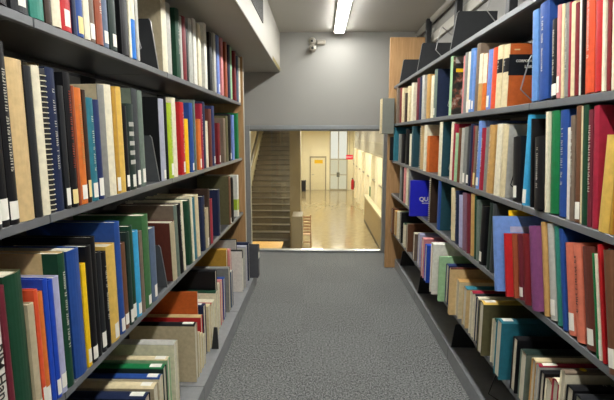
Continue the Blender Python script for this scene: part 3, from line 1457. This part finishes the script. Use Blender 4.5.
# ceiling lights
DIFF = emit('lamp_diffuser', 'fbfbf8', 54.0)
HOUS = mat('lamp_housing', 'd8d5cc', rough=.4, var=.03)
for k, (a, b) in enumerate(((2.44, 4.76), (0.0, 2.42), (-2.45, -.02))):
    root = empty('ceiling_light', (.203, (a + b) / 2, ZC - .0005))
    labs = ('long white fluorescent ceiling light ending at the far wall above the window',
            'second long fluorescent ceiling light from the far wall', 'third long fluorescent ceiling light from the far wall')
    tag(root, labs[k], 'ceiling light', 'fluorescent ceiling lights over the aisle')
    h = (b - a) / 2
    bm = bmesh.new()
    box(bm, -.058, .058, -h, h, -.022, 0, .003)
    link('housing', bm, HOUS, root)
    bm = bmesh.new()
    prism(bm, [(-.046, -.0221), (-.042, -.038), (.042, -.038), (.046, -.0221)], 'y', -h + .05, h - .05)
    bmesh.ops.recalc_face_normals(bm, faces=bm.faces)
    link('diffuser', bm, DIFF, root)
    bm = bmesh.new()
    box(bm, -.05, .05, h - .049, h - .004, -.04, -.0221, .003)
    link('end_cap', bm, HOUS, root)

root = empty('ceiling_light', (-1.9, 2.4, 1.9595))
tag(root, 'fluorescent light under the soffit in the next aisle behind the left bookcase', 'ceiling light')
bm = bmesh.new()
box(bm, -.058, .058, -2.4, 2.4, -.022, 0, .003)
link('housing', bm, HOUS, root)
bm = bmesh.new()
box(bm, -.045, .045, -2.35, 2.35, -.038, -.0221)
link('diffuser', bm, emit('side_lamp_diffuser', 'fafaf6', 17.0), root)

# camera-like fitting with two round domes on the far wall
root = empty('security_camera', (-.075, YW, 2.27))
tag(root, 'small pale security camera with two round domes high on the far wall', 'camera')
FIT = mat('fitting_plastic', '8d877a', rough=.4, var=.05)
FITD = mat('fitting_dark', '2b2924', rough=.3, var=.05)
bm = bmesh.new()
lathe(bm, [(.045, 0), (.05, -.02), (.046, -.04), (.03, -.052)], (0, -.001, 0), (0, 1, 0), 24)
link('mount_dome', bm, FIT, root, True)
bm = bmesh.new()
lathe(bm, [(.018, -.0525), (.015, -.06), (.006, -.064)], (0, -.001, 0), (0, 1, 0), 16)
link('lens', bm, FITD, root, True)
bm = bmesh.new()
lathe(bm, [(.03, -.03), (.046, -.05), (.05, -.075), (.04, -.1), (.022, -.11)], (.005, -.001, -.1), (0, 1, 0), 24)
d_ = link('lower_dome', bm, FIT, root, True)
bm = bmesh.new()
lathe(bm, [(.02, -.1105), (.016, -.118), (.007, -.121)], (.005, -.001, -.1), (0, 1, 0), 16)
link('lens', bm, FITD, d_, True)
bm = bmesh.new()
tube(bm, [(.005, -.03, -.09), (.003, -.03, -.052)], .012, 8)
link('neck', bm, FIT, root, True)
bm = bmesh.new()
box(bm, .055, .175, -.05, -.001, -.045, .015, .012)
link('junction_box', bm, FIT, root)
bpy.data.objects[root.name].scale = (.8, .8, .8)

# ------------------------------------------------------------------ the lower hall behind the glass
HF, HC, YE = -2.4, 1.62, 30.0
HALLW = mat('hall_plaster', 'efe8cd', rough=.6, var=.03, scale=1)
HALLT = mat('hall_trim', '9c9683', rough=.5, var=.05)
HX0, HX1 = -2.05, 2.3


def terrazzo():
    m = mat('hall_terrazzo', '9a8b68', rough=.14, var=.12, scale=5, spec=.6)
    return m


def hs(name, boxes, m):
    bm = bmesh.new()
    for b in boxes:
        box(bm, *b)
    return struct(name, bm, m)


Y0 = YW + .11
hs('floor_hall', [(HX0, HX1, Y0, YE, HF - .1, HF)], terrazzo())
hs('ceiling_hall', [(HX0, HX1, Y0, YE, HC, HC + .1)], mat('hall_ceiling', 'd6c9a0', rough=.7, var=.03))
hs('wall_hall_end', [(HX0, HX1, YE, YE + .1, HF, HC)], HALLW)
hs('wall_hall_left', [(HX0 - .1, HX0, Y0, YE, HF, HC)], mat('stair_wall', 'a89c7c', rough=.6, var=.05, scale=1))
hs('wall_hall_near', [(HX0, HX1, Y0, Y0 + .05, HF, -.13), (HX0, WX0 - .05, Y0, Y0 + .05, -.13, HC), (WX1 + .05, HX1, Y0, Y0 + .05, -.13, HC), (WX0 - .05, WX1 + .05, Y0, Y0 + .05, WZ1 + .05, HC)], HALLW)
# right wall: upper grey band, panelled middle, recesses and pale parapet below
hs('wall_hall_right', [(HX1, HX1 + .1, Y0, YE, HF, HC)], HALLW)
hs('trim_4', [(HX1 - .06, HX1 - .001, Y0 + .06, YE - 2, .55, 1.5)], mat('hall_band', '8f8b7c', rough=.5, var=.06, scale=.7))
hs('trim_5', [(HX1 - .09, HX1 - .061, Y0 + .06, YE - 2, .5, .55), (HX1 - .09, HX1 - .061, Y0 + .06, YE - 2, .98, 1.02)], HALLT)
for k in range(11):
    ya = 8 + k * 2.0
    hs('pillar_hall', [(HX1 - .18, HX1 - .001, ya, ya + .7, HF + .001, .49)], HALLW)
    if k == 9:
        break
hs('trim_6', [(HX1 - .14, HX1 - .001, Y0 + .06, YE - 2, -.52, -.46)], HALLT)
PAR = wood_mat('parapet_wood', '8d7a56', 'a08c66', (2, 2, 6), .4)
hs('wall_parapet', [(1.98, 2.08, Y0 + .06, 19, HF + .001, -1.3)], PAR)
hs('trim_7', [(1.93, 2.11, Y0 + .06, 19, -1.3, -1.24)], mat('parapet_cap', 'cfc6aa', rough=.4, var=.05))
hs('baseboard_hall', [(1.965, 1.979, Y0 + .06, 19, HF + .001, HF + .1)], mat('hall_base', '4a4436', rough=.5, var=.05))

# hall door and glazed entrance
dm = mat('hall_door_paint', 'e8dfbe', rough=.45, var=.03)
bm = bmesh.new()
box(bm, -.62, -.54, YE - .06, YE - .001, HF + .001, -.22)
box(bm, .42, .5, YE - .06, YE - .001, HF + .001, -.22)
box(bm, -.62, .5, YE - .06, YE - .001, -.219, -.12)
door = struct('door_1', bm, HALLT)
bm = bmesh.new()
box(bm, -.538, .418, YE - .05, YE - .01, HF + .005, -.222)
lf = link('door_leaf', bm, dm, door)
bm = bmesh.new()
box(bm, -.3, .26, YE - .056, YE - .051, -.6, -.36)
link('door_notice', bm, pm('bright_yellow'), door)
bm = bmesh.new()
tube(bm, [(-.46, YE - .1, -1.35), (-.34, YE - .1, -1.35)], .02, 6)
link('door_handle', bm, WIRE, door)
bm = bmesh.new()
for x in (.72, 1.28, 1.86):
    box(bm, x, x + .07, YE - .08, YE - .001, HF + .001, HC - .001)
for z in (HF + .002, -1.4, -.35, HC - .08):
    box(bm, .791, 1.279, YE - .075, YE - .002, z, z + .07)
    box(bm, 1.351, 1.859, YE - .075, YE - .002, z, z + .07)
door2 = struct('door_2', bm, mat('entrance_frame', 'b5ad98', rough=.4, var=.04))
DAY = emit('daylit_glass', 'e8e0c0', .85)
DAYB = emit('daylit_transom', 'ece9dc', 1.05)
for x0, x1 in ((.791, 1.279), (1.351, 1.859)):
    bm = bmesh.new()
    box(bm, x0, x1, YE - .04, YE - .03, HF + .08, -.36)
    link('door_pane', bm, DAY, door2)
    bm = bmesh.new()
    box(bm, x0, x1, YE - .04, YE - .03, -.27, HC - .09)
    link('transom_pane', bm, DAYB, door2)
bm = bmesh.new()
box(bm, 1.2, 1.4, YE - .14, YE - .09, -1.5, -1.2)
link('door_closer_box', bm, mat('lockset', '6a6a60', rough=.4, var=.05), door2)

# exit sign
root = empty('exit_sign', (1.72, 25, .07))
tag(root, 'red lit EXIT sign hanging in the hall before the entrance', 'sign')
bm = bmesh.new()
box(bm, -.19, .19, -.03, .03, -.13, .13, .01)
link('sign_box', bm, emit('exit_red', 'e0202c', 1.3), root)
text(root, 'sign_lettering', 'EXIT', .17, emit('exit_letters', 'ffb0a8', 1.4), (0, -.032, 0), FRONT, .004)
bm = bmesh.new()
tube(bm, [(0, 0, .131), (0, 0, HC - .07 - .001)], .012, 6)
link('hanger_rod', bm, HALLT, root)
# second small sign low on the right wall
root = empty('green_sign', (HX1 - .181, 18.2, -1.0))
tag(root, 'small dark green square sign on the hall pillar', 'sign')
bm = bmesh.new()
box(bm, -.02, 0, -.14, .14, -.2, .2, .004)
link('sign_plate', bm, pm('green'), root)
# fire extinguisher
root = empty('fire_extinguisher', (2.0, 26.2, -1.9))
tag(root, 'red fire extinguisher on the hall right wall near the doors', 'fire extinguisher')
bm = bmesh.new()
lathe(bm, [(.08, 0), (.085, .02), (.085, .5), (.06, .58), (.03, .62)], (0, 0, 0), (0, 0, 1), 16)
link('cylinder', bm, pm('bright_red'), root, True)
bm = bmesh.new()
box(bm, -.05, .03, -.015, .015, .621, .68)
link('valve', bm, FITD, root)
bm = bmesh.new()
box(bm, .086, .119, -.03, .03, .1, .5)
link('wall_bracket', bm, FITD, root)
# bin by the end wall
root = empty('litter_bin', (-1.02, YE - .5, HF + .001))
tag(root, 'black litter bin against the hall end wall beside the door', 'bin')
bm = bmesh.new()
prism(bm, [(-.15, -.15), (.15, -.15), (.15, .15), (-.15, .15)], 'z', 0, .62)
link('bin_body', bm, pm('charcoal'), root)
bm = bmesh.new()
box(bm, -.17, .17, -.17, .17, .621, .70, .02)
link('bin_lid', bm, pm('black'), root)
# pillar, low plinth, stairs
CON = mat('pillar_stone', '75694f', rough=.6, var=.15, scale=1.5)
hs('pillar_1', [(-.66, -.42, 10, 10.6, HF + .001, HC - .001)], CON)
hs('trim_8', [(-.55, -.34, 8.9, 9.5, HF + .001, -.35)], mat('plinth_paint', '6b6250', rough=.5, var=.08))
bm = bmesh.new()
n = 30
pts = [(8.4, HF)]
for k in range(n):
    y_, z_ = 8.4 + .24 * k, HF + .134 * (k + 1)
    pts += [(y_, z_), (y_ + .24, z_)]
pts += [(8.4 + .24 * n, HF)]
prism(bm, pts, 'x', -1.88, -.68)
bmesh.ops.recalc_face_normals(bm, faces=bm.faces)
struct('stairs', bm, mat('stair_stone', '5d5648', rough=.55, var=.2, scale=3))
bm = bmesh.new()
for k in range(n):
    y_, z_ = 8.4 + .24 * k, HF + .134 * (k + 1)
    box(bm, -1.86, -.70, y_ - .012, y_ + .04, z_ - .02, z_ + .004)
struct('trim_9', bm, mat('stair_nosing', '463f33', rough=.5, var=.1))
# sloping side wall and handrail left of the stairs
bm = bmesh.new()
prism(bm, [(8.3, HF), (8.3, HF + 1.05), (8.4 + 7.2, HC - .01), (8.4 + 7.2, HF)], 'x', -2.02, -1.9)
bmesh.ops.recalc_face_normals(bm, faces=bm.faces)
struct('wall_stair', bm, mat('stair_parapet', 'b3a988', rough=.5, var=.05))
root = empty('handrail', (-1.84, 8.5, HF))
tag(root, 'pale metal handrail running up beside the stairs', 'handrail')
bm = bmesh.new()
tube(bm, [(0, 0, 1.0), (0, 6.4, 1.0 + 6.4 * .56)], .03, 8)
link('rail', bm, WIRE, root, True)
for k in range(4):
    bm = bmesh.new()
    yy = .4 + k * 1.9
    zz = 1.0 + yy * .56
    tube(bm, [(0, yy, zz - .03), (-.059, yy, zz - .08)], .012, 6)
    link('rail_bracket', bm, WIRE, root)
# slatted wooden chair
root = empty('chair', (-.44, 14.3, HF + .001))
tag(root, 'slatted wooden chair in the hall beside the stone pillar, back to the window', 'chair')
BW = wood_mat('chair_wood', 'a37c58', 'c29c78', (3, 3, 3))
for sx in (-.19, .16):
    bm = bmesh.new()
    box(bm, sx, sx + .035, -.035, 0, 0, 1.12, .004)
    link('back_post', bm, BW, root)
    bm = bmesh.new()
    box(bm, sx, sx + .035, .40, .435, 0, .419, .004)
    link('leg', bm, BW, root)
for k in range(6):
    bm = bmesh.new()
    box(bm, -.154, .159, -.028, -.008, .5 + k * .1, .565 + k * .1, .003)
    link('back_slat', bm, BW, root)
bm = bmesh.new()
box(bm, -.19, .195, .001, .435, .42, .45, .004)
link('seat', bm, BW, root)
bm = bmesh.new()
box(bm, -.154, .159, -.028, -.008, .18, .22, .003)
link('stretcher', bm, BW, root)
# wooden ledge just beyond the glass
root = empty('wooden_ledge', (-.62, 5.3, -.06))
tag(root, 'flat yellow wooden ledge just beyond the window at the stairs', 'ledge')
bm = bmesh.new()
box(bm, -.3, .165, -.27, .27, -.03, 0, .003)
link('top_board', bm, wood_mat('ledge_wood', 'c59a4e', 'd8ad60', (3, 12, 3)), root)
bm = bmesh.new()
box(bm, -.25, -.2, -.26, .25, -2.33, -.031)
link('support', bm, PAR, root)
bm = bmesh.new()
box(bm, .10, .14, -.26, .25, -2.33, -.031)
link('support', bm, PAR, root)
root = empty('paper_card', (-.435, 5.28, -.0595 - .3))
# hall lights
HL = emit('hall_lamp', 'fff6e2', 34.0)
k = 0
for yy in (7, 11, 15, 19, 23, 27):
    for xx in (-.2, 1.2):
        root = empty('ceiling_light', (xx, yy, HC - .001))
        tag(root, 'flat square ceiling light among the rows along the hall ceiling', 'ceiling light', 'ceiling lights in the hall')
        bm = bmesh.new()
        box(bm, -.33, .33, -.63, .63, -.05, 0, .004)
        link('housing', bm, HOUS, root)
        bm = bmesh.new()
        box(bm, -.3, .3, -.6, .6, -.056, -.0505)
        link('diffuser', bm, HL, root)

for o in list(bpy.data.objects):
    if o.name.startswith('paper_card'):
        bpy.data.objects.remove(o)

# ------------------------------------------------------------------ world and view
w = bpy.data.worlds.new('world')
scene.world = w
w.use_nodes = True
w.node_tree.nodes['Background'].inputs['Color'].default_value = (.5, .48, .42, 1)
w.node_tree.nodes['Background'].inputs['Strength'].default_value = .1
vs = scene.view_settings
vs.view_transform = 'Standard'
vs.look = 'None'
vs.exposure = 0.08
vs.gamma = 1
